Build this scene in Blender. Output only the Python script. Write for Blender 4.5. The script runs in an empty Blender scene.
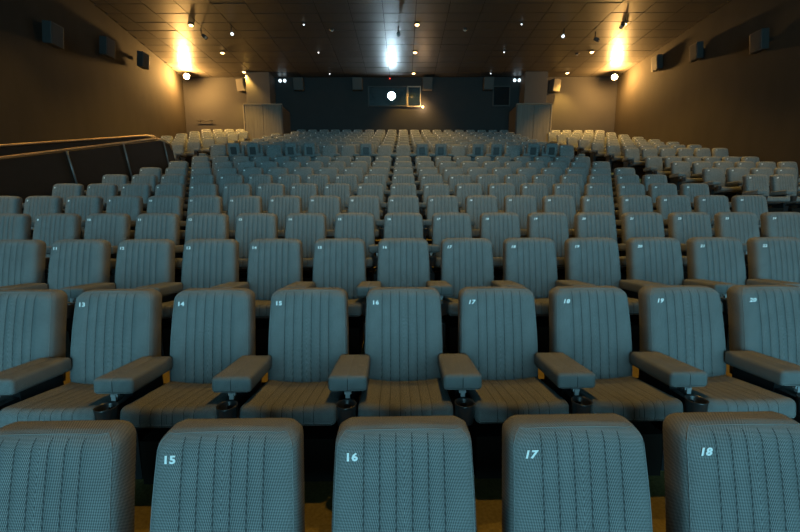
import bpy, bmesh, math, random
from mathutils import Matrix, Vector
random.seed(7)
R = math.radians
scene = bpy.context.scene
col = scene.collection
EYE = 1.67            # camera height above the floor of the nearest row

# ------------------------------------------------------------------ camera
cam_d = bpy.data.cameras.new('camera')
cam = bpy.data.objects.new('camera', cam_d)
col.objects.link(cam)
cam_d.sensor_width = 36.0
cam_d.lens = 36.0 * 376.0 / 800.0
cam_d.shift_x = -3.5 / 800.0
cam_d.clip_start = 0.05
PITCH = math.atan(53.0 / 376.0)
ROLL = R(-0.12)
cam.matrix_world = Matrix.Translation((0, 0, EYE)) @ Matrix.Rotation(math.pi / 2 - PITCH, 4, 'X') @ Matrix.Rotation(ROLL, 4, 'Z')
scene.camera = cam

# ------------------------------------------------------------------ world, light, exposure
w = bpy.data.worlds.new('dark_hall')
scene.world = w
w.use_nodes = True
w.node_tree.nodes['Background'].inputs[0].default_value = (0.5, 0.6, 0.7, 1)
w.node_tree.nodes['Background'].inputs[1].default_value = 0.0
scene.view_settings.view_transform = 'Standard'
scene.view_settings.look = 'None'
scene.view_settings.exposure = 0.28
scene.view_settings.gamma = 1.0
scene.view_settings.use_curve_mapping = False

WARM = (1.0, 0.55, 0.11)
def lamp(kind, name, loc, energy, color, rot=(0, 0, 0), parent=None, **kw):
    d = bpy.data.lights.new(name, kind)
    d.energy = energy
    d.color = color
    for k, v in kw.items():
        setattr(d, k, v)
    o = bpy.data.objects.new(name, d)
    col.objects.link(o)
    o.location = loc
    o.rotation_euler = rot
    if parent:
        o.parent = parent
    return o

# the cinema screen behind the photographer, bright with the projected picture
scr = lamp('AREA', 'cinema_screen_glow', (-0.3, -16.0, EYE + 1.5), 3900, (0.32, 0.80, 1.0), rot=(R(90), 0, 0),
           shape='RECTANGLE', size=20.0, size_y=9.6)
# warm downlights of the hall: three lanes running on over the nearer seats
LANES = (-8.25, 0.55, 8.62)
for lx in LANES:
    for j in range(5):
        lamp('SPOT', 'warm_downlight_lamp', (lx, 13.3 - 2.58 * j, EYE + 7.22), 480, WARM,
             spot_size=R(78), spot_blend=0.7, shadow_soft_size=0.08)

# ------------------------------------------------------------------ materials
def new_mat(name):
    m = bpy.data.materials.new(name)
    m.use_nodes = True
    nt = m.node_tree
    b = nt.nodes['Principled BSDF']
    return m, nt, b

def plain(name, colr, rough=0.6, metal=0.0, spec=0.5, noise=0.0, nscale=20.0, bump=0.0, stretch=None):
    m, nt, b = new_mat(name)
    b.inputs['Roughness'].default_value = rough
    b.inputs['Metallic'].default_value = metal
    b.inputs['Specular IOR Level'].default_value = spec
    b.inputs['Base Color'].default_value = (*colr, 1)
    if noise or bump:
        tc = nt.nodes.new('ShaderNodeTexCoord')
        n = nt.nodes.new('ShaderNodeTexNoise')
        n.inputs['Scale'].default_value = nscale
        n.inputs['Detail'].default_value = 4
        if stretch:
            mp = nt.nodes.new('ShaderNodeMapping')
            mp.inputs['Scale'].default_value = stretch
            nt.links.new(tc.outputs['Object'], mp.inputs[0])
            nt.links.new(mp.outputs[0], n.inputs['Vector'])
        else:
            nt.links.new(tc.outputs['Object'], n.inputs['Vector'])
        if noise:
            mix = nt.nodes.new('ShaderNodeMix')
            mix.data_type = 'RGBA'
            mix.inputs['A'].default_value = (*[c * (1 - noise) for c in colr], 1)
            mix.inputs['B'].default_value = (*[min(1, c * (1 + noise)) for c in colr], 1)
            nt.links.new(n.outputs['Fac'], mix.inputs['Factor'])
            nt.links.new(mix.outputs['Result'], b.inputs['Base Color'])
        if bump:
            bp = nt.nodes.new('ShaderNodeBump')
            bp.inputs['Strength'].default_value = bump
            bp.inputs['Distance'].default_value = 0.01
            nt.links.new(n.outputs['Fac'], bp.inputs['Height'])
            nt.links.new(bp.outputs[0], b.inputs['Normal'])
    return m

def glow(name, colr, strength):
    m, nt, b = new_mat(name)
    b.inputs['Base Color'].default_value = (*colr, 1)
    b.inputs['Emission Color'].default_value = (*colr, 1)
    b.inputs['Emission Strength'].default_value = strength
    return m

def fabric():
    """two-tone woven upholstery: a fine diagonal dot weave of pale thread on charcoal"""
    m, nt, b = new_mat('woven_upholstery')
    N, L = nt.nodes, nt.links
    tc = N.new('ShaderNodeTexCoord')
    sp = N.new('ShaderNodeSeparateXYZ')
    L.new(tc.outputs['Object'], sp.inputs[0])
    def math_(op, a, bb=None):
        n = N.new('ShaderNodeMath')
        n.operation = op
        for i, v in enumerate((a, bb)):
            if v is None:
                continue
            if isinstance(v, (int, float)):
                n.inputs[i].default_value = v
            else:
                L.new(v, n.inputs[i])
        return n.outputs[0]
    u = math_('ADD', math_('ABSOLUTE', sp.outputs['X']), sp.outputs['Y'])
    v = math_('ADD', sp.outputs['Z'], sp.outputs['Y'])
    K = 2 * math.pi / 0.0112
    a = math_('SINE', math_('MULTIPLY', math_('ADD', u, v), K))
    c = math_('SINE', math_('MULTIPLY', math_('SUBTRACT', u, v), K))
    pr = math_('MULTIPLY', a, c)
    rng = N.new('ShaderNodeMapRange')
    rng.inputs['From Min'].default_value = -0.25
    rng.inputs['From Max'].default_value = 0.45
    L.new(pr, rng.inputs['Value'])
    n = N.new('ShaderNodeTexNoise')
    n.inputs['Scale'].default_value = 9.0
    n.inputs['Detail'].default_value = 3.0
    L.new(tc.outputs['Object'], n.inputs['Vector'])
    mix = N.new('ShaderNodeMix')
    mix.data_type = 'RGBA'
    mix.inputs['A'].default_value = (0.030, 0.036, 0.037, 1)
    mix.inputs['B'].default_value = (0.31, 0.33, 0.33, 1)
    L.new(rng.outputs[0], mix.inputs['Factor'])
    hsv = N.new('ShaderNodeHueSaturation')
    L.new(mix.outputs['Result'], hsv.inputs['Color'])
    mr = N.new('ShaderNodeMapRange')
    mr.inputs['To Min'].default_value = 0.85
    mr.inputs['To Max'].default_value = 1.15
    L.new(n.outputs['Fac'], mr.inputs['Value'])
    L.new(mr.outputs[0], hsv.inputs['Value'])
    L.new(hsv.outputs[0], b.inputs['Base Color'])
    b.inputs['Roughness'].default_value = 0.85
    b.inputs['Specular IOR Level'].default_value = 0.15
    return m

M = dict(
    fabric=fabric(),
    seam=plain('shaded_seam_thread', (0.06, 0.066, 0.068), 0.9, spec=0.1),  # dark thread, with the groove's shade put into its colour
    softseam=plain('soft_seam', (0.085, 0.092, 0.092), 0.9, spec=0.1),
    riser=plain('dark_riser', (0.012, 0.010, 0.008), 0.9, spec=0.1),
    piping=plain('pale_piping', (0.20, 0.21, 0.21), 0.8, spec=0.2),
    thread=plain('white_thread', (0.93, 0.93, 0.93), 0.7, spec=0.2),
    plastic=plain('black_plastic', (0.030, 0.032, 0.034), 0.30),
    shell=plain('charcoal_shell', (0.02, 0.022, 0.023), 0.5),
    steel=plain('dark_steel', (0.03, 0.032, 0.035), 0.45, 0.6),
    grey=plain('grey_clip', (0.30, 0.32, 0.33), 0.4),
    carpet=plain('ochre_carpet', (0.21, 0.17, 0.065), 0.95, spec=0.1, noise=0.45, nscale=60, bump=0.5),
    tile=plain('ceiling_board', (0.052, 0.047, 0.042), 0.42, spec=0.55, noise=0.25, nscale=3, bump=0.04, stretch=(1, 6, 1)),
    void=plain('ceiling_void', (0.008, 0.008, 0.008), 0.9),
    wall=plain('dark_wall_cloth', (0.030, 0.026, 0.021), 0.9, spec=0.15, noise=0.2, nscale=2.2, stretch=(1, 1, 0.35), bump=0.03),
    rear=plain('rear_wall_paint', (0.026, 0.025, 0.025), 0.75, spec=0.25, noise=0.12, nscale=2.0),
    casing=plain('casing_paint', (0.060, 0.057, 0.054), 0.7, spec=0.3, noise=0.1, nscale=3),
    wood=plain('grey_streaked_wood', (0.11, 0.10, 0.085), 0.5, noise=0.55, nscale=4, stretch=(9, 9, 0.35)),
    trim=plain('pale_trim', (0.22, 0.19, 0.15), 0.45, spec=0.4),
    speaker=plain('speaker_cabinet', (0.022, 0.021, 0.02), 0.6, noise=0.1, nscale=30),
    grille=plain('speaker_grille', (0.025, 0.024, 0.023), 0.8, noise=0.3, nscale=120),
    rail=plain('brass_rail', (0.40, 0.28, 0.16), 0.4, 0.6),
    post=plain('steel_post', (0.16, 0.155, 0.15), 0.4, 0.6),
    panel=plain('dark_brown_panel', (0.020, 0.012, 0.007), 0.7, spec=0.3, noise=0.2, nscale=5),
    glass=plain('dark_port_glass', (0.006, 0.010, 0.012), 0.08, spec=0.6),
    warmglow=glow('warm_lens', (1.0, 0.60, 0.22), 9.0),
    whiteglow=glow('cool_lens', (0.85, 0.95, 1.0), 1.8),
    flood=glow('flood_lens', (1.0, 0.78, 0.42), 120.0),
    projector=glow('projector_lens', (0.62, 0.86, 1.0), 230.0),
    redglow=glow('red_indicator', (1.0, 0.05, 0.03), 3.0),
    emerg=glow('emergency_lens', (0.75, 0.92, 1.0), 1.6),
)

# ------------------------------------------------------------------ mesh helpers
def mesh(name, V, F, mats, smooth=False, fm=None):
    me = bpy.data.meshes.new(name)
    me.from_pydata([tuple(v) for v in V], [], F)
    for m in mats:
        me.materials.append(M[m])
    if fm:
        me.polygons.foreach_set('material_index', fm)
    if smooth:
        me.polygons.foreach_set('use_smooth', [True] * len(me.polygons))
    me.update()
    return me

def obj(name, me, parent=None, loc=None, rot=None):
    o = bpy.data.objects.new(name, me)
    col.objects.link(o)
    if parent is not None:
        o.parent = parent
    if loc is not None:
        o.location = loc
    if rot is not None:
        o.rotation_euler = rot
    return o

def empty(name, loc=(0, 0, 0), rz=0.0):
    o = bpy.data.objects.new(name, None)
    o.empty_display_size = 0.2
    col.objects.link(o)
    o.location = loc
    o.rotation_euler = (0, 0, rz)
    return o

def tag(o, label=None, cat=None, group=None, kind=None):
    if label: o['label'] = label
    if cat: o['category'] = cat
    if group: o['group'] = group
    if kind: o['kind'] = kind
    return o

def box_vf(x0, x1, y0, y1, z0, z1, off=0):
    V = [(x0, y0, z0), (x1, y0, z0), (x1, y1, z0), (x0, y1, z0), (x0, y0, z1), (x1, y0, z1), (x1, y1, z1), (x0, y1, z1)]
    F = [(0, 3, 2, 1), (4, 5, 6, 7), (0, 1, 5, 4), (1, 2, 6, 5), (2, 3, 7, 6), (3, 0, 4, 7)]
    return V, [tuple(i + off for i in f) for f in F]

def box(name, x0, x1, y0, y1, z0, z1, mat, parent=None, bevel=0.0, loc=None, rot=None):
    V, F = box_vf(x0, x1, y0, y1, z0, z1)
    me = mesh(name, V, F, [mat])
    if bevel:
        bm = bmesh.new()
        bm.from_mesh(me)
        bmesh.ops.bevel(bm, geom=bm.edges[:], offset=bevel, segments=2, affect='EDGES', profile=0.5)
        bm.to_mesh(me)
        bm.free()
    return obj(name, me, parent, loc, rot)

def prism(name, pts, x0, x1, mat, parent=None):
    """polygon of (y, z) points extruded along x"""
    n = len(pts)
    V = [(x0, y, z) for y, z in pts] + [(x1, y, z) for y, z in pts]
    F = [tuple(range(n)), tuple(range(2 * n - 1, n - 1, -1))]
    for i in range(n):
        j = (i + 1) % n
        F.append((i, i + n, j + n, j))
    me = mesh(name, V, F, [mat])
    bm = bmesh.new()
    bm.from_mesh(me)
    bmesh.ops.recalc_face_normals(bm, faces=bm.faces[:])
    bm.to_mesh(me)
    bm.free()
    return obj(name, me, parent)

def tube_vf(path, r, seg=8, closed_ends=True):
    V, F = [], []
    P = [Vector(p) for p in path]
    up = Vector((0, 0, 1))
    for i, p in enumerate(P):
        t = (P[min(i + 1, len(P) - 1)] - P[max(i - 1, 0)]).normalized()
        ref = up if abs(t.dot(up)) < 0.9 else Vector((0, 1, 0))
        a = t.cross(ref).normalized()
        b = t.cross(a)
        for k in range(seg):
            an = 2 * math.pi * k / seg
            V.append(p + a * (r * math.cos(an)) + b * (r * math.sin(an)))
    for i in range(len(P) - 1):
        for k in range(seg):
            k2 = (k + 1) % seg
            F.append((i * seg + k, i * seg + k2, (i + 1) * seg + k2, (i + 1) * seg + k))
    if closed_ends:
        F.append(tuple(range(seg - 1, -1, -1)))
        F.append(tuple((len(P) - 1) * seg + k for k in range(seg)))
    return V, F

def tube(name, path, r, mat, parent=None, seg=8):
    V, F = tube_vf(path, r, seg)
    return obj(name, mesh(name, V, F, [mat], True), parent)

def lathe_vf(prof, seg=16):
    V, F = [], []
    for r, z in prof:
        for k in range(seg):
            a = 2 * math.pi * k / seg
            V.append((r * math.cos(a), r * math.sin(a), z))
    for i in range(len(prof) - 1):
        for k in range(seg):
            k2 = (k + 1) % seg
            F.append((i * seg + k, i * seg + k2, (i + 1) * seg + k2, (i + 1) * seg + k))
    F.append(tuple(range(seg - 1, -1, -1)))
    F.append(tuple((len(prof) - 1) * seg + k for k in range(seg)))
    return V, F

def rbox_vf(hx, hy, hz, r, nr=2, nx=1, ny=1, nz=1, xs=None):
    """box with rounded edges; xs: seam positions across x, returns seam face flags"""
    def axis(h, n, seams=None):
        c = [-h + r * (1 - math.cos(i * math.pi / 2 / nr)) * 0 + (-0) + r * (i / nr) for i in range(nr)]
        inner0, inner1 = -h + r, h - r
        mid = [inner0 + (inner1 - inner0) * i / n for i in range(n + 1)]
        fl = {}
        if seams:
            mid = [inner0, inner1]
            for s in seams:
                mid += [s - 0.0022, s, s + 0.0022]
            mid = sorted(mid)
        c = c + mid
        c += [h - r * (i / nr) for i in range(nr - 1, -1, -1)]
        return c
    X, Y, Z = axis(hx, nx, xs), axis(hy, ny), axis(hz, nz)
    V, F, idx, flags = [], [], {}, []
    def vert(i, j, k):
        key = (i, j, k)
        if key not in idx:
            p = Vector((X[i], Y[j], Z[k]))
            q = Vector((max(-hx + r, min(hx - r, p.x)), max(-hy + r, min(hy - r, p.y)), max(-hz + r, min(hz - r, p.z))))
            d = p - q
            # map the cube shell to the sphere so the arc is even
            dd = Vector([math.sin(min(1, abs(t) / r) * math.pi / 4) / math.sin(math.pi / 4) * r * (1 if t >= 0 else -1) for t in d])
            if dd.length > 1e-9:
                d = dd.normalized() * r
            p = q + d
            if xs and any(abs(X[i] - s) < 1e-6 for s in xs):
                c = Vector((p.x, 0, 0))
                o = (p - c)
                p = c + Vector((0, o.y - math.copysign(0.0012, o.y) * (abs(Y[j]) > hy - r * 1.01), o.z - math.copysign(0.0012, o.z) * (abs(Z[k]) > hz - r * 1.01)))
            idx[key] = len(V)
            V.append(p)
        return idx[key]
    def seamf(i):
        if not xs:
            return 0
        return 1 if any(abs(X[i] - s) < 1e-6 or abs(X[i + 1] - s) < 1e-6 for s in xs) else 0
    a, b, c = len(X) - 1, len(Y) - 1, len(Z) - 1
    for i in range(a):
        for j in range(b):
            F.append((vert(i, j, 0), vert(i, j + 1, 0), vert(i + 1, j + 1, 0), vert(i + 1, j, 0))); flags.append(0)
            F.append((vert(i, j, c), vert(i + 1, j, c), vert(i + 1, j + 1, c), vert(i, j + 1, c))); flags.append(seamf(i))
        for k in range(c):
            F.append((vert(i, 0, k), vert(i + 1, 0, k), vert(i + 1, 0, k + 1), vert(i, 0, k + 1))); flags.append(seamf(i))
            F.append((vert(i, b, k), vert(i, b, k + 1), vert(i + 1, b, k + 1), vert(i + 1, b, k))); flags.append(0)
    for j in range(b):
        for k in range(c):
            F.append((vert(0, j, k), vert(0, j, k + 1), vert(0, j + 1, k + 1), vert(0, j + 1, k))); flags.append(0)
            F.append((vert(a, j, k), vert(a, j + 1, k), vert(a, j + 1, k + 1), vert(a, j, k + 1))); flags.append(0)
    return V, F, flags

def xf(V, mat):
    return [mat @ Vector(v) for v in V]

# ------------------------------------------------------------------ the hall
ROW = [(1.18, -0.733), (2.318, -0.48), (3.507, -0.241), (4.651, -0.001), (5.799, 0.262), (6.948, 0.531), (8.098, 0.805), (9.248, 1.083), (10.401, 1.381), (11.554, 1.68), (12.727, 2.219), (13.882, 2.435), (15.037, 2.747), (16.192, 3.059), (17.348, 3.381), (18.505, 3.712), (19.663, 4.044), (20.823, 4.396)]     # depth and eye-relative top of each row's backs
SEAT_H = 0.97
SKEW = 0.021
FLOORZ = [EYE + t - SEAT_H for _, t in ROW]
SIDEZ = list(FLOORZ)
SIDEZ[10] -= 0.09                       # the middle block's eleventh row stands on a slightly higher tread
ROWY = [y for y, _ in ROW]
CEIL = EYE + 7.3
YR = 21.7
def xr(y): return 11.47 + 0.03 * (y - 14.17)
def xl(y): return -10.93 - 0.15 * (y - 14.49)
YF = -16.3

# stepped floor: one slab per row
V, F = [], []
nrow = len(ROW)
for k in range(nrow):
    y0 = ROWY[k] - 1.147 + 0.24 if k else YF
    y1 = ROWY[k] + 0.24 if k < nrow - 1 else YR + 0.3
    zt = FLOORZ[k]
    spans = [(-6.48 if k < 10 else -12.2, 11.75, zt)]
    if k == 10:
        spans = [(-12.2, -6.45, SIDEZ[k]), (-6.45, 5.75, zt), (5.75, 11.75, SIDEZ[k])]
    for xa, xb, zq in spans:
        v, f = box_vf(xa, xb, y0, y1, zq - 0.75, zq, len(V))
        v = [(x, y + SKEW * x if (k and not (k == nrow - 1 and y == y1)) or y == y1 and k < nrow - 1 else y, z) for x, y, z in v]
        V += v
        F += f
v, f = box_vf(-12.2, -6.48, YF, ROWY[9] + 0.1, -0.9, -0.7, len(V))
V += v; F += f
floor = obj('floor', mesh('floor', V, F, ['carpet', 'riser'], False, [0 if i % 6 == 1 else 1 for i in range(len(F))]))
tag(floor, 'stepped floor of ochre brown carpet under the rows of seats', kind='structure')
sv = None
for k in range(1, nrow):
    rise = SIDEZ[k] - SIDEZ[k - 1]
    for (xa, xb) in ((5.78, 7.22), (-7.62, -6.45)):
        if xa < 0 and k < 11:
            continue
        if k >= 16:
            continue
        xm = (xa + xb) / 2
        yb = ROWY[k] - 1.147 + 0.24 + SKEW * xm
        nst = 1 if rise < 0.36 else 2
        for s in range(nst):
            box('step', xa, xb, yb - 0.30 * (nst - s), yb + 0.02, SIDEZ[k - 1] + 0.005, SIDEZ[k - 1] + rise * (s + 1) / (nst + 1), 'carpet', floor, 0.008)

# walls
def wall(name, pts, z0, z1, mat, thick, label):
    (xa, ya), (xb, yb) = pts
    d = Vector((xb - xa, yb - ya, 0)).normalized()
    n = Vector((-d.y, d.x, 0)) * thick
    P = [(xa, ya), (xb, yb), (xb + n.x, yb + n.y), (xa + n.x, ya + n.y)]
    V = [(x, y, z0) for x, y in P] + [(x, y, z1) for x, y in P]
    F = [(0, 3, 2, 1), (4, 5, 6, 7), (0, 1, 5, 4), (1, 2, 6, 5), (2, 3, 7, 6), (3, 0, 4, 7)]
    o = obj(name, mesh(name, V, F, [mat]))
    bm = bmesh.new(); bm.from_mesh(o.data); bmesh.ops.recalc_face_normals(bm, faces=bm.faces[:]); bm.to_mesh(o.data); bm.free()
    return tag(o, label, kind='structure')
wall('wall_left', ((xl(YF), YF), (xl(YR), YR)), -0.9, CEIL + 0.15, 'wall', 0.2, 'dark brown side wall behind the handrail')
wall('wall_right', ((xr(YF), YF), (xr(YR), YR)), -0.9, CEIL + 0.15, 'wall', -0.2, 'dark brown side wall with small loudspeakers')
wall('wall_back', ((-12.4, YR), (12.0, YR)), -0.9, CEIL + 0.15, 'rear', 0.2, 'dark grey rear wall with the projection windows')
wall('wall_front', ((-8, YF), (12.0, YF)), -0.9, CEIL + 0.15, 'wall', -0.2, 'dark wall behind the cinema screen')

# ceiling with its boards
V, F = box_vf(-12.3, 12.0, YF, YR, CEIL + 0.03, CEIL + 0.15)
ceil = tag(obj('ceiling', mesh('ceiling', V, F, ['void'])), 'flat dark ceiling of long acoustic boards', kind='structure')
TW, TL, GAP = 1.2, 0.655, 0.024
lines = [-10.33 + TW * i for i in range(0, 19)]
lines = [x for x in lines if x < 11.3]
V, F = box_vf(GAP / 2, TW - GAP / 2, GAP / 2, TL - GAP / 2, 0.0, 0.025)
tile_me = mesh('ceiling_board', V, F, ['tile'])
near_V, near_F = [], []
ny = 0
y = YR - 0.12 - TL
while y > YF:
    cells = [(lines[i], lines[i + 1]) for i in range(len(lines) - 1)]
    lo, hi = xl(y) + 0.03, xr(y) - 0.03
    while cells[0][0] - TW > lo:
        cells.insert(0, (cells[0][0] - TW, cells[0][0]))
    cells = [c for c in cells if c[1] > lo + 0.1]
    if cells[0][0] > lo + 0.12: cells.insert(0, (lo, cells[0][0]))
    if cells[-1][1] < hi - 0.12: cells.append((cells[-1][1], hi))
    for (a, b) in cells:
        a2, b2 = max(a, lo), min(b, hi)
        if b2 - a2 < 0.1: continue
        dz = random.uniform(-0.004, 0.004)
        if y > 13.1:
            if abs(a2 - a) < 1e-6 and abs(b2 - b) < 1e-6 and abs(b - a - TW) < 1e-6:
                o = obj('ceiling_board', tile_me, ceil, (a, y, CEIL + dz), (R(random.uniform(-.12, .12)), R(random.uniform(-.1, .1)), 0))
            else:
                v, f = box_vf(GAP / 2, b2 - a2 - GAP / 2, GAP / 2, TL - GAP / 2, 0.0, 0.025)
                o = obj('ceiling_board', mesh('ceiling_board_cut', v, f, ['tile']), ceil, (a2, y, CEIL + dz))
        else:
            v, f = box_vf(a2 + GAP / 2, b2 - GAP / 2, y + GAP / 2, y + TL - GAP / 2, CEIL + dz, CEIL + dz + 0.025, len(near_V))
            near_V += v; near_F += f
    y -= TL
tag(obj('ceiling_boards', mesh('ceiling_boards', near_V, near_F, ['tile']), ceil), kind='stuff')

# ------------------------------------------------------------------ seat meshes
LEAN = math.atan2(0.118, 0.57)
ZB = 0.40                              # lower end of the backrest
def back_front(z):
    s = (SEAT_H - z) / 0.57
    return -0.118 * s - 0.012 * math.sin(max(0, min(1, s)) * math.pi)
def back_halfw(z):
    s = max(0, min(1, (SEAT_H - z) / 0.57))
    return 0.234 + 0.014 * s + 0.004 * math.sin(s * math.pi)
SEAMX = [-0.134, -0.081, -0.027, 0.027, 0.081, 0.134]
def backrest_vf(hi):
    R_ = 0.050
    T = 0.135
    nz = 9 if hi else 4
    levels = []
    for i in range(nz):
        levels.append((ZB + (SEAT_H - R_ - ZB) * i / nz, 0.0))
    nt_ = 6 if hi else 3
    for i in range(nt_ + 1):
        t = math.pi / 2 * i / nt_
        levels.append((SEAT_H - R_ + R_ * math.sin(t), R_ * (1 - math.cos(t))))
    nc = 4 if hi else 2
    V, F, fl = [], [], []
    n = None
    for li, (z, ins) in enumerate(levels):
        fade = max(0.0, 1 - ins / 0.012)
        W = back_halfw(z) - ins * 1.1
        yf = back_front(min(z, SEAT_H)) + ins * 0.9
        yb = back_front(min(z, SEAT_H)) + T - ins * 0.9
        r = 0.040 if ins < 0.02 else 0.04 * (1 - (ins - 0.02) / 0.034)
        r = max(0.006, min(r, (yb - yf) / 2 - 0.002))
        pts = []
        # left front corner -> front -> right front corner -> right rear -> left rear
        for i in range(nc):
            a = math.pi * 0.5 * i / nc
            pts.append((-W + r - r * math.cos(a), yf + r - r * math.sin(a), 0))
        if hi:
            k = (W - r) / 0.19
            stops = [-W + r]
            fan = 1.0 + 0.04 * (SEAT_H - z)
            xs = [s * fan for s in SEAMX]
            prev = -W + r
            for s in xs:
                stops.append(('m', (prev + s) / 2, s - prev)); stops.append(('e', s - 0.0018)); stops.append(('s', s)); stops.append(('e', s + 0.0018)); prev = s
            stops.append(('m', (prev + W - r) / 2, W - r - prev))
            for q in stops:
                if not isinstance(q, tuple):
                    pts.append((q, yf, 0)); continue
                if q[0] == 'm':
                    pts.append((q[1], yf - 0.0025 * fade, 0))
                elif q[0] == 'e':
                    pts.append((q[1], yf - 0.001 * fade, 0))
                else:
                    pts.append((q[1], yf + 0.0028 * fade, 1))
            pts.append((W - r, yf, 0))
        else:
            for q in (-W + r, -(W - r) / 2, 0, (W - r) / 2, W - r):
                pts.append((q, yf, 0))
        for i in range(1, nc + 1):
            a = math.pi * 0.5 * i / nc
            pts.append((W - r + r * math.sin(a), yf + r - r * math.cos(a), 0))
        rb = min(0.02, r)
        pts.append((W, yb - rb, 0)); pts.append((W - rb, yb, 0))
        pts.append((-W + rb, yb, 0)); pts.append((-W, yb - rb, 0))
        n = len(pts)
        for p in pts:
            V.append((p[0], p[1], z + (0.010 * (1 - min(1, abs(p[0]) / 0.245) ** 2) - 0.004) * max(0.0, (z - 0.6) / 0.37)))
        sflag = [p[2] for p in pts]
    for li in range(len(levels) - 1):
        for i in range(n):
            j = (i + 1) % n
            F.append((li * n + i, li * n + j, (li + 1) * n + j, (li + 1) * n + i))
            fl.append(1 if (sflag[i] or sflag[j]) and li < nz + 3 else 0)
    F.append(tuple(range(n - 1, -1, -1))); fl.append(0)
    F.append(tuple((len(levels) - 1) * n + i for i in range(n))); fl.append(0)
    # path of the piping that frames the front panel
    iL, iR = (2, None) if hi else (1, None)
    pipe = []
    if hi:
        nf = n - 4
        iR = nf - 3
        top = nz + 4
        pipe = [V[l * n + 2] for l in range(1, top)] + [(V[top * n + i][0], V[top * n + nf // 2][1], V[top * n + i][2]) if 4 < i < nf - 5 else V[top * n + i] for i in range(2, iR + 1)] + [V[l * n + iR] for l in range(top - 1, 0, -1)]
    return V, F, fl, pipe

def seat_cushion_vf(hi):
    hx, hy, hz = 0.247, 0.22, 0.062
    V, F, fl = rbox_vf(hx, hy, hz, 0.035, 3 if hi else 1, 6, 4 if hi else 1, 1, SEAMX if hi else None)
    out = []
    for v in V:
        v = Vector(v)
        if v.z > 0:
            q = min(1.0, abs(v.x) / hx)
            v.z += 0.020 * q * q * (0.55 + 0.45 * max(0, v.y / hy + 0.4)) - 0.012
            v.z -= 0.010 * max(0, (-v.y / hy - 0.3))            # waterfall edge
        out.append(v)
    return out, F, fl
SEAT_TILT = R(-9.0)
SEAT_M = Matrix.Translation((0, -0.315, 0.402)) @ Matrix.Rotation(SEAT_TILT, 4, 'X')
TIP_M = Matrix.Translation((0, -0.195, 0.76)) @ Matrix.Rotation(R(-78), 4, 'X') @ Matrix.Diagonal((0.76, 1, 1, 1))
ARM_M = Matrix.Translation((0.30, -0.285, 0.562)) @ Matrix.Rotation(R(-3.5), 4, 'X')
def arm_vf(hi):
    V, F, fl = rbox_vf(0.100, 0.188, 0.043, 0.022, 3 if hi else 1, 1, 2, 1, [0.0] if hi else None)
    out = []
    for v in V:
        v = Vector(v)
        v.x *= 1.03 - 0.10 * (v.y / 0.188 + 1) / 2
        out.append(v)
    fl = [0 if all(V[q].z > 0.03 for q in f) else g for f, g in zip(F, fl)]      # the seam shows on the front only
    return out, F, fl
def cup_vf(seg):
    return lathe_vf([(0.034, 0.40), (0.047, 0.405), (0.050, 0.500), (0.052, 0.508), (0.048, 0.508), (0.044, 0.500), (0.040, 0.425), (0.004, 0.425)], seg)
CUP_M = Matrix.Translation((0.30, -0.525, -0.012))
def leg_vf():
    V, F = [], []
    for b in ((0.278, 0.322, -0.36, -0.10, 0.02, 0.525), (0.250, 0.350, -0.40, -0.02, 0.0, 0.28), (0.284, 0.316, -0.49, -0.30, 0.42, 0.47)):
        v, f = box_vf(*b, len(V)); V += v; F += f
    return V, F
def undershade_vf():  # added dark block standing in for the shade under an open seat
    return box_vf(-0.215, 0.215, -0.44, 0.0, 0.0, 0.25)
def shell_vf():
    V, F = [], []
    for s0, s1, w, t in ((0.36, 0.93, 0.205, 0.02),):
        y0, y1 = back_front(s0) + 0.135, back_front(s1) + 0.135
        V = [(-w, y0 - .004, s0), (w, y0 - .004, s0), (w, y1 - .004, s1), (-w, y1 - .004, s1), (-w + .02, y0 + t, s0 + .02), (w - .02, y0 + t, s0 + .02), (w - .02, y1 + t, s1 - .02), (-w + .02, y1 + t, s1 - .02)]
        F = [(0, 1, 2, 3), (7, 6, 5, 4), (0, 4, 5, 1), (1, 5, 6, 2), (2, 6, 7, 3), (3, 7, 4, 0)]
    return V, F
def pan_vf():
    V, F, _ = rbox_vf(0.125, 0.115, 0.014, 0.012, 1)
    return [Vector(v) + Vector((0, 0.02, -0.070)) for v in V], F

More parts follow.
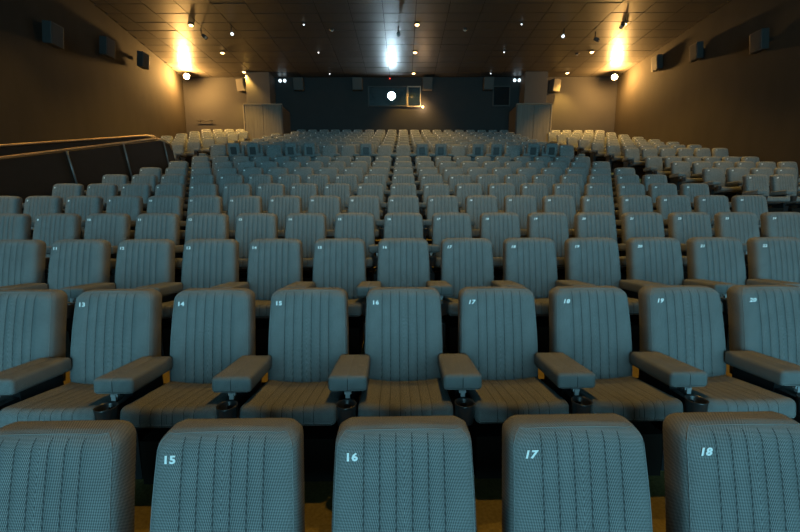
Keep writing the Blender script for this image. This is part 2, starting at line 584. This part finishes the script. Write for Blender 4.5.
LOD = {}
for hi in (True, False):
    s = 'fine' if hi else 'coarse'
    d = {}
    V, F, fl, pipe = backrest_vf(hi)
    d['back'] = (V, F, fl)
    d['seat'] = seat_cushion_vf(hi)
    d['arm'] = arm_vf(hi)
    d['cup'] = cup_vf(18 if hi else 8)
    d['leg'] = leg_vf()
    d['shell'] = shell_vf()
    d['plinth'] = undershade_vf()
    d['pan'] = pan_vf()
    me = {}
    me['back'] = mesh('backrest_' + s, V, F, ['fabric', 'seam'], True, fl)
    v, f, fl2 = d['seat']; me['seat'] = mesh('seat_' + s, v, f, ['fabric', 'softseam'], True, fl2)
    v, f, fl3 = d['arm']; me['arm'] = mesh('armrest_' + s, v, f, ['fabric', 'softseam'], True, fl3)
    me['cup'] = mesh('cup_holder_' + s, *d['cup'], ['plastic'], True)
    me['leg'] = mesh('support_' + s, *d['leg'], ['steel'])
    me['plinth'] = mesh('undershade_' + s, *d['plinth'], ['riser'])
    me['shell'] = mesh('shell_' + s, *d['shell'], ['shell'])
    me['pan'] = mesh('seat_pan_' + s, *d['pan'], ['shell'])
    if hi:
        pv, pf = tube_vf([(p[0], p[1] - 0.0005, p[2]) for p in pipe], 0.0018, 5)
        me['pipe'] = mesh('piping', pv, pf, ['piping'], True)
        cv, cf = [], []
        for b in ((-0.011, 0.011, -0.012, 0.006, -0.030, 0.0), (-0.018, 0.018, -0.006, 0.010, -0.012, 0.002)):
            v, f = box_vf(*b, len(cv)); cv += v; cf += f
        me['clip'] = mesh('cup_clip', cv, cf, ['grey'])
    LOD[hi] = (d, me)

NUM = {}
def number_mesh(n):
    if n in NUM:
        return NUM[n]
    cu = bpy.data.curves.new('digits', 'FONT')
    cu.body = str(n)
    cu.size = 0.035
    cu.align_x = 'CENTER'
    cu.align_y = 'CENTER'
    cu.offset = 0.0013
    cu.resolution_u = 2
    cu.extrude = 0.0006
    cu.space_character = 1.06
    cu.shear = 0.22 if n >= 17 else 0.0
    o = bpy.data.objects.new('digits', cu)
    col.objects.link(o)
    dg = bpy.context.evaluated_depsgraph_get()
    me = bpy.data.meshes.new_from_object(o.evaluated_get(dg))
    bpy.data.objects.remove(o)
    bpy.data.curves.remove(cu)
    me.materials.clear()
    me.materials.append(M['thread'])
    for v in me.vertices:
        v.co.x *= 1.2
    NUM[n] = me
    return me
NUM_Z = SEAT_H - 0.074
NUM_LOC = (-0.176, back_front(NUM_Z) - 0.0040, NUM_Z)
NUM_ROT = (math.pi / 2 - LEAN, 0, 0)

# ------------------------------------------------------------------ laying out the seats
ORD = ['front', 'second', 'third', 'fourth', 'fifth', 'sixth', 'seventh', 'eighth', 'ninth', 'tenth', 'eleventh', 'twelfth',
       'thirteenth', 'fourteenth', 'fifteenth', 'sixteenth', 'seventeenth', 'eighteenth']
CNT = ['first', 'second', 'third', 'fourth', 'fifth', 'sixth', 'seventh']
cp, sp_ = math.cos(PITCH), math.sin(PITCH)
def px(x, y, zrel):
    d = y * cp - zrel * sp_
    return 403.5 + 376 * x / d, d
seats = []
for k in range(nrow):
    for n in range(6, 26):
        if k >= 16 and n == 6: continue
        seats.append(('main', k, n, (n - 16) * 0.6))
    for j in range(6):                      # block by the right wall
        if k >= 6 and not (k == 17 and j == 0):
            seats.append(('right', k, j, 7.6 + 0.6 * j))
    for j in range(5):                      # block by the left wall
        if k >= 11 and not (k == 17 and j == 0) and not (k == 11 and j == 4):
            seats.append(('left', k, j, -8.0 - 0.6 * j))
vis = []
for b, k, i, x in seats:
    y, z = ROWY[k] + SKEW * x, ROW[k][1] - 0.2
    x0, d = px(x - 0.25, y, z)
    x1, _ = px(x + 0.25, y, z)
    if x1 > 2 and x0 < 798:
        vis.append((d, b, k, i, x))
vis.sort(key=lambda t: (t[2], t[0]))
single, mass = vis[:300], vis[300:]
TIPPED = {7, 8, 10, 11, 14, 17, 18, 20, 21, 23, 24}
present = {(b, k, i) for _, b, k, i, _ in vis}
def left_end(b, k, i):
    if b == 'main': return (b, k, i - 1) not in present
    if b == 'right': return (b, k, i - 1) not in present
    return (b, k, i + 1) not in present
WORD = 'zero one two three four five six seven eight nine ten eleven twelve thirteen fourteen fifteen sixteen seventeen eighteen nineteen twenty'.split()
WORD += ['twenty-' + q for q in WORD[1:10]]
def seat_label(b, k, i):
    n = WORD[i]
    if b == 'main':
        if k == 10 and i in TIPPED:
            return f'grey cinema seat {n} of the eleventh row, cushion tipped up'
        rw = 'front row' if k == 0 else f'{ORD[k]} row from the front'
        if k == 0 and i == 14:
            return 'grey ribbed cinema seat cut off at the frame edge beside seat fifteen, front row'
        return f'grey ribbed cinema seat marked {n} in the middle block, {rw}'
    side = 'right' if b == 'right' else 'left'
    return f'grey cinema seat, {CNT[i]} from the aisle in the {side} wall block, {ORD[k]} row'
ROT = math.atan(SKEW)
for _, b, k, i, x in single:
    hi = k <= 6
    d, me = LOD[hi]
    root = empty('cinema_seat', (x, ROWY[k] + SKEW * x, (FLOORZ if b == 'main' else SIDEZ)[k]), ROT + R(random.uniform(-0.15, 0.15)))
    tag(root, seat_label(b, k, i), 'seat', 'rows of cinema seats')
    bk = obj('backrest', me['back'], root)
    num = i if b == 'main' else (26 + i if b == 'right' else 5 - i)
    obj('seat_number', number_mesh(num), bk, NUM_LOC, NUM_ROT)
    if k <= 1:
        obj('piping', me['pipe'], bk)
    obj('back_shell', me['shell'], root)
    obj('under_seat_shade', me['plinth'], root)  # added shade block, no real part of the seat
    tip = b == 'main' and k == 10 and i in TIPPED
    st = obj('seat_cushion', me['seat'], root)
    st.matrix_local = TIP_M if tip else SEAT_M
    obj('seat_pan', me['pan'], st)
    sides = [0.0] + ([-0.6] if left_end(b, k, i) else [])
    for dx in sides:
        a = obj('armrest', me['arm'], root)
        a.matrix_local = Matrix.Translation((dx, 0, 0)) @ ARM_M
        if hi and k <= 3:
            obj('clip', me['clip'], a, (0, -0.172, -0.045))
        c = obj('cup_holder', me['cup'], root)
        c.matrix_local = Matrix.Translation((dx, 0, 0)) @ CUP_M
        obj('support_leg', me['leg'], root, (dx, 0, 0))

# the farthest rows, past the limit for single seats
V, F, fm = [], [], []
d, _ = LOD[False]
ident = Matrix.Identity(4)
dotV, dotF = box_vf(-0.016, 0.016, -0.001, 0.001, -0.014, 0.014)
for _, b, k, i, x in mass:
    base = Matrix.Translation((x, ROWY[k] + SKEW * x, FLOORZ[k])) @ Matrix.Rotation(ROT, 4, 'Z')
    items = [(d['back'][0], d['back'][1], ident, 0), (d['seat'][0], d['seat'][1], SEAT_M, 0), (d['arm'][0], d['arm'][1], ARM_M, 0),
             (d['cup'][0], d['cup'][1], CUP_M, 1), (d['leg'][0], d['leg'][1], ident, 1), (d['shell'][0], d['shell'][1], ident, 1),
             (dotV, dotF, Matrix.Translation(NUM_LOC) @ Matrix.Rotation(-LEAN, 4, 'X'), 2)]
    for vv, ff, m, mi in items:
        o = len(V)
        mm = base @ m
        V += xf(vv, mm)
        F += [tuple(q + o for q in f) for f in ff]
        fm += [mi] * len(ff)
far = obj('cinema_seats', mesh('far_seats', V, F, ['fabric', 'shell', 'thread'], False, fm))
tag(far, 'farthest rows of small cinema seats just below the rear wall', 'seats', kind='stuff')

# ------------------------------------------------------------------ handrail and parapet on the left
def Z(r): return EYE + r
par = tag(empty('parapet', (-6.6, 8.5, 0)), 'dark brown sloping parapet with thin posts and brass handrail beside the seats', 'parapet')
def rel(o, parent):
    o.parent = parent
    o.matrix_parent_inverse = parent.matrix_world.inverted() if False else Matrix.Translation(-Vector(parent.location))
rel(prism('parapet_panel', [(4.2, Z(-1.3)), (11.35, Z(0.5)), (11.3, Z(1.30)), (11.12, Z(1.93)), (10.6, Z(1.97)), (4.2, Z(0.33))], -6.70, -6.62, 'panel'), par)
rel(tube('handrail', [(-6.60, 4.2, Z(0.35)), (-6.60, 6.34, Z(0.91)), (-6.60, 8.4, Z(1.45)), (-6.60, 10.45, Z(1.99)), (-6.60, 10.75, Z(2.00)), (-6.6, 11.02, Z(1.95)), (-6.62, 11.12, Z(1.80))], 0.021, 'rail', seg=10), par)
for (ya, za) in ((7.6, 1.22), (9.16, 1.65), (10.72, 1.97), (6.05, 0.82)):
    rel(tube('post', [(-6.585, ya, Z(za)), (-6.585, ya + 0.20, Z(za - 0.85))], 0.017, 'post'), par)
par2 = tag(empty('parapet', (-8.0, 9.5, 0)), 'dark parapet with brass handrail on the far side of the sunken exit', 'parapet')
rel(prism('parapet_panel', [(4.6, Z(-2.4)), (12.75, Z(-2.4)), (12.75, Z(1.7)), (12.6, Z(2.36)), (12.1, Z(2.37)), (4.6, Z(0.57))], -8.10, -8.0, 'panel'), par2)
rel(tube('handrail', [(-7.98, 4.6, Z(0.59)), (-7.98, 7.72, Z(1.34)), (-7.98, 12.09, Z(2.39)), (-7.98, 12.5, Z(2.44)), (-7.98, 12.68, Z(2.36))], 0.026, 'rail', seg=10), par2)

# ------------------------------------------------------------------ rear wall: bulkheads, door vestibules, windows
def vestibule(xa, xb, y0, z1, zfloor, label, sgn):
    r = tag(empty('door_vestibule', ((xa + xb) / 2, y0, zfloor)), label, 'doorway')
    def P(o): rel(o, r)
    P(box('vestibule_body', xa + 0.04, xb - 0.04, y0 + 0.06, YR - 0.01, zfloor, z1 - 0.05, 'casing'))
    xm = (xa + xb) / 2
    P(box('door_leaf', xa + 0.05, xm - 0.008, y0, y0 + 0.055, zfloor + 0.02, z1 - 0.06, 'wood', bevel=0.006))
    P(box('door_leaf', xm + 0.008, xb - 0.05, y0, y0 + 0.055, zfloor + 0.02, z1 - 0.06, 'wood', bevel=0.006))
    P(box('top_trim', xa, xb, y0 - 0.03, y0 + 0.10, z1 - 0.05, z1, 'trim', bevel=0.006))
    for x in (xa, xb):
        P(box('side_trim', x - 0.03, x + 0.03, y0 - 0.03, y0 + 0.08, zfloor, z1 - 0.052, 'trim' if (x < xm) == (sgn < 0) else 'casing', bevel=0.005))
    return r
vestibule(-8.15, -6.20, 20.15, Z(5.53), FLOORZ[16], 'grey wooden double door vestibule below the warm casing, left of rear wall', -1)
vestibule(5.80, 7.58, 20.15, Z(5.52), FLOORZ[16], 'grey wooden double door vestibule below the dark casing, right of rear wall', 1)
def bulkhead(xa, xb, label):
    r = tag(empty('wall_casing', ((xa + xb) / 2, YR - 0.4, Z(5.9))), label, 'casing')
    rel(box('casing_body', xa, xb, YR - 0.92, YR - 0.005, Z(5.68), CEIL - 0.02, 'casing', bevel=0.01), r)
    rel(box('casing_edge', xa - 0.015, xb + 0.015, YR - 0.935, YR - 0.88, Z(5.63), Z(5.68), 'trim'), r)
bulkhead(-8.22, -6.98, 'square boxed casing above the left vestibule, lit by warm lamp')
bulkhead(6.36, 7.55, 'square boxed casing above the right vestibule, in shade')

def win(n, xa, xb, z0, z1, label, mat='casing'):
    r = tag(empty(f'window_{n}', ((xa + xb) / 2, YR, z0)), label, kind='structure')
    t = 0.05
    rel(box('window_frame', xa - t, xa, YR - 0.06, YR - 0.003, z0 - t, z1 + t, mat), r)
    rel(box('window_frame', xb, xb + t, YR - 0.06, YR - 0.003, z0 - t, z1 + t, mat), r)
    rel(box('window_frame', xa, xb, YR - 0.06, YR - 0.003, z0 - t, z0, mat), r)
    rel(box('window_frame', xa, xb, YR - 0.06, YR - 0.003, z1, z1 + t, mat), r)
    rel(box('pane', xa, xb, YR - 0.025, YR - 0.006, z0, z1, 'glass'), r)
win(1, -1.88, 0.17, Z(5.84), Z(6.80), 'wide projection window with the lit projector behind it')
win(2, 0.28, 0.92, Z(5.82), Z(6.80), 'narrow projection window with pale frame', 'trim')
win(3, 4.95, 5.80, Z(5.85), Z(6.80), 'dark square projection window near the right vestibule')

# the projector: its lens shines through the window
pr = tag(empty('projector', (-0.63, YR, Z(6.3))), 'projector with dazzling bluish white lens in the wide window', 'projector')
V, F = lathe_vf([(0.23, 0.0), (0.24, 0.02), (0.24, 0.20), (0.21, 0.22), (0.20, 0.16), (0.005, 0.16)], 24)
o = obj('lens_barrel', mesh('lens_barrel', V, F, ['plastic'], True), pr, (0, -0.02, 0), (R(90), 0, 0))
V, F = lathe_vf([(0.195, 0.0), (0.18, 0.02), (0.12, 0.035), (0.004, 0.04)], 24)
o = obj('lens', mesh('lens', V, F, ['projector'], True), pr, (0, -0.185, 0), (R(90), 0, 0))
lamp('SPOT', 'projector_beam', (0, -0.30, 0), 500, (0.75, 0.9, 1.0), rot=(R(90 - 8), 0, 0), parent=pr, spot_size=R(60), spot_blend=0.6, shadow_soft_size=0.15)

# corner floodlights under the ceiling
def flood(x, y, z, yaw, label, power):
    r = tag(empty('floodlight', (x, y, z)), label, 'floodlight')
    V, F = lathe_vf([(0.05, 0.0), (0.11, 0.04), (0.155, 0.12), (0.16, 0.16), (0.145, 0.16), (0.14, 0.13), (0.004, 0.13)], 20)
    rot = (R(90 - 12), 0, yaw)
    h = obj('lamp_head', mesh('lamp_head', V, F, ['plastic'], True), r, (0, 0, 0), rot)
    V, F = lathe_vf([(0.138, 0.0), (0.12, 0.02), (0.06, 0.035), (0.004, 0.038)], 20)
    obj('lens', mesh('flood_lens', V, F, ['flood'], True), h, (0, 0, 0.135))
    V, F = tube_vf([(0, 0.05, 0.0), (0, 0.06, CEIL - z - 0.004)], 0.015)
    obj('bracket', mesh('bracket', V, F, ['steel'], True), r)
    dirv = Matrix.Rotation(yaw, 3, 'Z') @ Vector((0, -0.33, -0.06))
    lamp('POINT', 'floodlight_lamp', tuple(dirv), power, (1.0, 0.52, 0.14), parent=r, shadow_soft_size=0.12)
flood(-11.2, 20.72, Z(6.98), R(12), 'dazzling warm floodlight in the left rear corner under the ceiling', 1400)
flood(10.9, 20.63, Z(6.87), R(-12), 'dazzling warm floodlight in the right rear corner under the ceiling', 1080)

# ------------------------------------------------------------------ ceiling fittings
def downlight(x, y, label, glowmat, rad, power=0, group=None, color=WARM):
    r = tag(empty('downlight', (x, y, CEIL)), label, 'downlight', group)
    V, F = lathe_vf([(rad * 1.0, -0.050), (rad * 1.25, -0.050), (rad * 1.3, -0.02), (rad * 1.3, -0.002), (rad * 1.0, -0.002)], 16)
    obj('trim_ring', mesh('trim_ring', V[:16 * 5], F[:-2], ['steel'], True), r)
    V, F = lathe_vf([(rad * 0.98, -0.035), (rad * 0.9, -0.060), (rad * 0.5, -0.085), (0.004, -0.092)], 16)
    obj('lens', mesh('lens', V, F, [glowmat], True), r)
    if power:
        lamp('SPOT', 'downlight_lamp', (0, 0, -0.12), power, color, parent=r, spot_size=R(105), spot_blend=0.7, shadow_soft_size=0.08)
place = ('third from the rear wall', 'second from the rear wall', 'nearest the rear wall')
for lx, lane in zip(LANES, ('left lane', 'lane right of the projector', 'right lane')):
    for yy, p in zip((15.8, 18.36, 20.95 if lx > 0 else 20.72), place):
        downlight(lx, yy, f'warm glowing ceiling downlight, {lane}, {p}', 'warmglow', 0.085, 560 if abs(lx) < 2 else 950, 'warm ceiling downlights')
for lx, lane in ((-3.85, 'left'), (4.60, 'right')):
    for yy, p in zip((15.75, 18.31, 20.95), place):
        downlight(lx, yy, f'tiny cool white ceiling light, {lane} of the projector, {p}', 'whiteglow', 0.032, 0, 'small white ceiling lights')

def spot_head(x, y, label, lit, yaw, drop=0.20):
    r = tag(empty('spotlight', (x, y, CEIL)), label, 'spotlight')
    V, F = tube_vf([(0, 0, -0.001), (0, 0, -drop)], 0.018)
    obj('stem', mesh('stem', V, F, ['steel'], True), r)
    V, F = lathe_vf([(0.045, 0.0), (0.07, 0.02), (0.075, 0.22), (0.065, 0.22), (0.06, 0.19), (0.004, 0.19)], 14)
    h = obj('lamp_head', mesh('lamp_head', V, F, ['plastic'], True), r, (0, 0.08, -drop - 0.02), (R(180 - 55), 0, yaw))
    V, F = lathe_vf([(0.058, 0.0), (0.05, 0.01), (0.004, 0.015)], 14)
    obj('lens', mesh('lens', V, F, ['whiteglow' if lit else 'grey'], True), h, (0, 0, 0.195))
spot_head(-8.05, 16.15, 'small dark spotlight hanging beside the left lane downlight', False, R(70))
spot_head(-6.76, 15.95, 'small spotlight with white lens between the left and middle lanes', True, R(20))
spot_head(8.40, 15.35, 'small dark spotlight hanging above the right lane downlight', False, R(-60))
spot_head(7.84, 16.5, 'small dark spotlight hanging left of the right lane downlights', False, R(60))
spot_head(6.44, 16.2, 'small spotlight with white lens inward of the right lane', True, R(-20))
spot_head(-0.18, 16.0, 'small black spotlight hanging in the projector beam reflection', False, R(0))

def detector(x, y, label):
    r = tag(empty('smoke_detector', (x, y, CEIL)), label, 'smoke detector')
    V, F = lathe_vf([(0.09, -0.001), (0.09, -0.03), (0.06, -0.05)], 14)
    obj('detector_base', mesh('detector_base', V, F, ['shell'], True), r)
    V, F = lathe_vf([(0.045, -0.05), (0.045, -0.08), (0.01, -0.09)], 12)
    obj('detector_head', mesh('detector_head', V, F, ['grey'], True), r)
detector(-2.86, 16.24, 'round ceiling smoke detector left of the projector beam')
detector(2.5, 16.24, 'round ceiling smoke detector right of the middle downlights')
detector(8.05, 18.6, 'round ceiling smoke detector beside the right lane downlights')
ind = tag(empty('indicator_lamp', (-0.72, YR - 0.10, CEIL)), 'tiny red indicator lamp under the ceiling above the projector', 'indicator')
V, F = lathe_vf([(0.03, -0.001), (0.03, -0.05), (0.02, -0.06)], 10)
obj('indicator_base', mesh('indicator_base', V, F, ['plastic']), ind)
V, F = lathe_vf([(0.022, -0.06), (0.018, -0.10), (0.004, -0.11)], 10)
obj('lens', mesh('red_lens', V, F, ['redglow']), ind)

# ------------------------------------------------------------------ loudspeakers
def speaker(x, y, z, wd, ht, dp, yaw, tilt, label, mount, cab='speaker', gr='grille'):
    """cabinet with its grille facing local -y, bracket behind"""
    r = tag(empty('loudspeaker', (x, y, z), yaw), label, 'loudspeaker', 'hall loudspeakers')
    bd = box('cabinet', -wd / 2, wd / 2, -dp, 0, -ht / 2, ht / 2, cab, r, 0.012, rot=(tilt, 0, 0))
    box('grille', -wd / 2 + .03, wd / 2 - .03, -dp - 0.012, -dp - 0.001, -ht / 2 + .03, ht / 2 - .03, gr, bd, 0.005)
    box('wall_bracket', -0.05, 0.05, 0.0, mount, -0.06, 0.06, 'steel', r)
    return r
for x, lab in ((-5.62, 'square loudspeaker on rear wall beside the left emergency lights'), (-2.46, 'square loudspeaker on rear wall left of the projector window'),
               (1.31, 'square loudspeaker on rear wall right of the projection windows'), (4.60, 'square loudspeaker on rear wall beside the dark square window')):
    speaker(x, YR - 0.06, Z(6.92), 0.52, 0.62, 0.36, 0, R(8), lab, 0.055, 'casing', 'casing')
speaker(-8.62, YR - 0.10, Z(6.85), 0.46, 0.62, 0.36, R(-18), R(8), 'square loudspeaker on rear wall beside the left boxed casing', 0.08, 'casing', 'casing')
speaker(8.12, YR - 0.10, Z(6.80), 0.46, 0.62, 0.36, R(18), R(8), 'square loudspeaker on rear wall beside the right boxed casing', 0.08, 'casing', 'casing')
for y, z, q in ((12.75, 5.36, 'lowest and nearest the screen'), (15.55, 6.16, 'middle one of three'), (18.0, 6.66, 'highest and nearest the rear corner')):
    speaker(xr(y) - 0.055, y, Z(z), 0.42, 0.60, 0.24, R(-90), R(6), f'boxy loudspeaker on the right side wall, {q}', 0.05)
for y, z, q in ((11.85, 5.2, 'lowest and nearest the screen'), (14.5, 5.93, 'middle one of three'), (17.0, 6.44, 'highest and nearest the rear corner')):
    speaker(xl(y) + 0.16, y, Z(z), 0.42, 0.60, 0.26, R(90), R(6), f'boxy loudspeaker on the left side wall, {q}', 0.11)

# emergency twin lamps and small wall light
for x, lab in ((-6.55, 'pair of small white emergency lamps left on the rear wall'), (6.18, 'pair of small white emergency lamps right on the rear wall')):
    r = tag(empty('emergency_light', (x, YR, Z(7.12))), lab, 'emergency light')
    rel(box('lamp_base', x - 0.20, x + 0.20, YR - 0.05, YR - 0.003, Z(7.04), Z(7.20), 'steel', bevel=0.01), r)
    for dx in (-0.125, 0.125):
        V, F = lathe_vf([(0.075, 0), (0.085, 0.05), (0.07, 0.075), (0.004, 0.085)], 14)
        obj('lamp', mesh('twin_lamp', V, F, ['emerg'], True), r, (dx, -0.055, 0), (R(90), 0, 0))
r = tag(empty('wall_light', (1.07, YR, Z(5.76))), 'small round wall light under the narrow projection window', 'wall light')
V, F = lathe_vf([(0.07, 0.003), (0.07, 0.04), (0.06, 0.05)], 14)
obj('lamp_base', mesh('wall_light_base', V, F, ['steel'], True), r, rot=(R(90), 0, 0))
V, F = lathe_vf([(0.058, 0.05), (0.05, 0.08), (0.004, 0.10)], 14)
obj('lens', mesh('wall_light_lens', V, F, ['warmglow'], True), r, rot=(R(90), 0, 0))
lamp('POINT', 'wall_light_lamp', (0, -0.3, 0.0), 30, (1.0, 0.62, 0.32), parent=r, shadow_soft_size=0.06)
r = tag(empty('wall_rail', (-10.9, YR, Z(5.05))), 'short horizontal wall rail below the left floodlight', 'rail')
rel(tube('rail_bar', [(-11.35, YR - 0.12, Z(5.05)), (-10.45, YR - 0.12, Z(5.05))], 0.02, 'steel'), r)
for x in (-11.2, -10.6):
    rel(tube('rail_bracket', [(x, YR - 0.12, Z(5.05)), (x, YR - 0.004, Z(5.02))], 0.018, 'steel'), r)
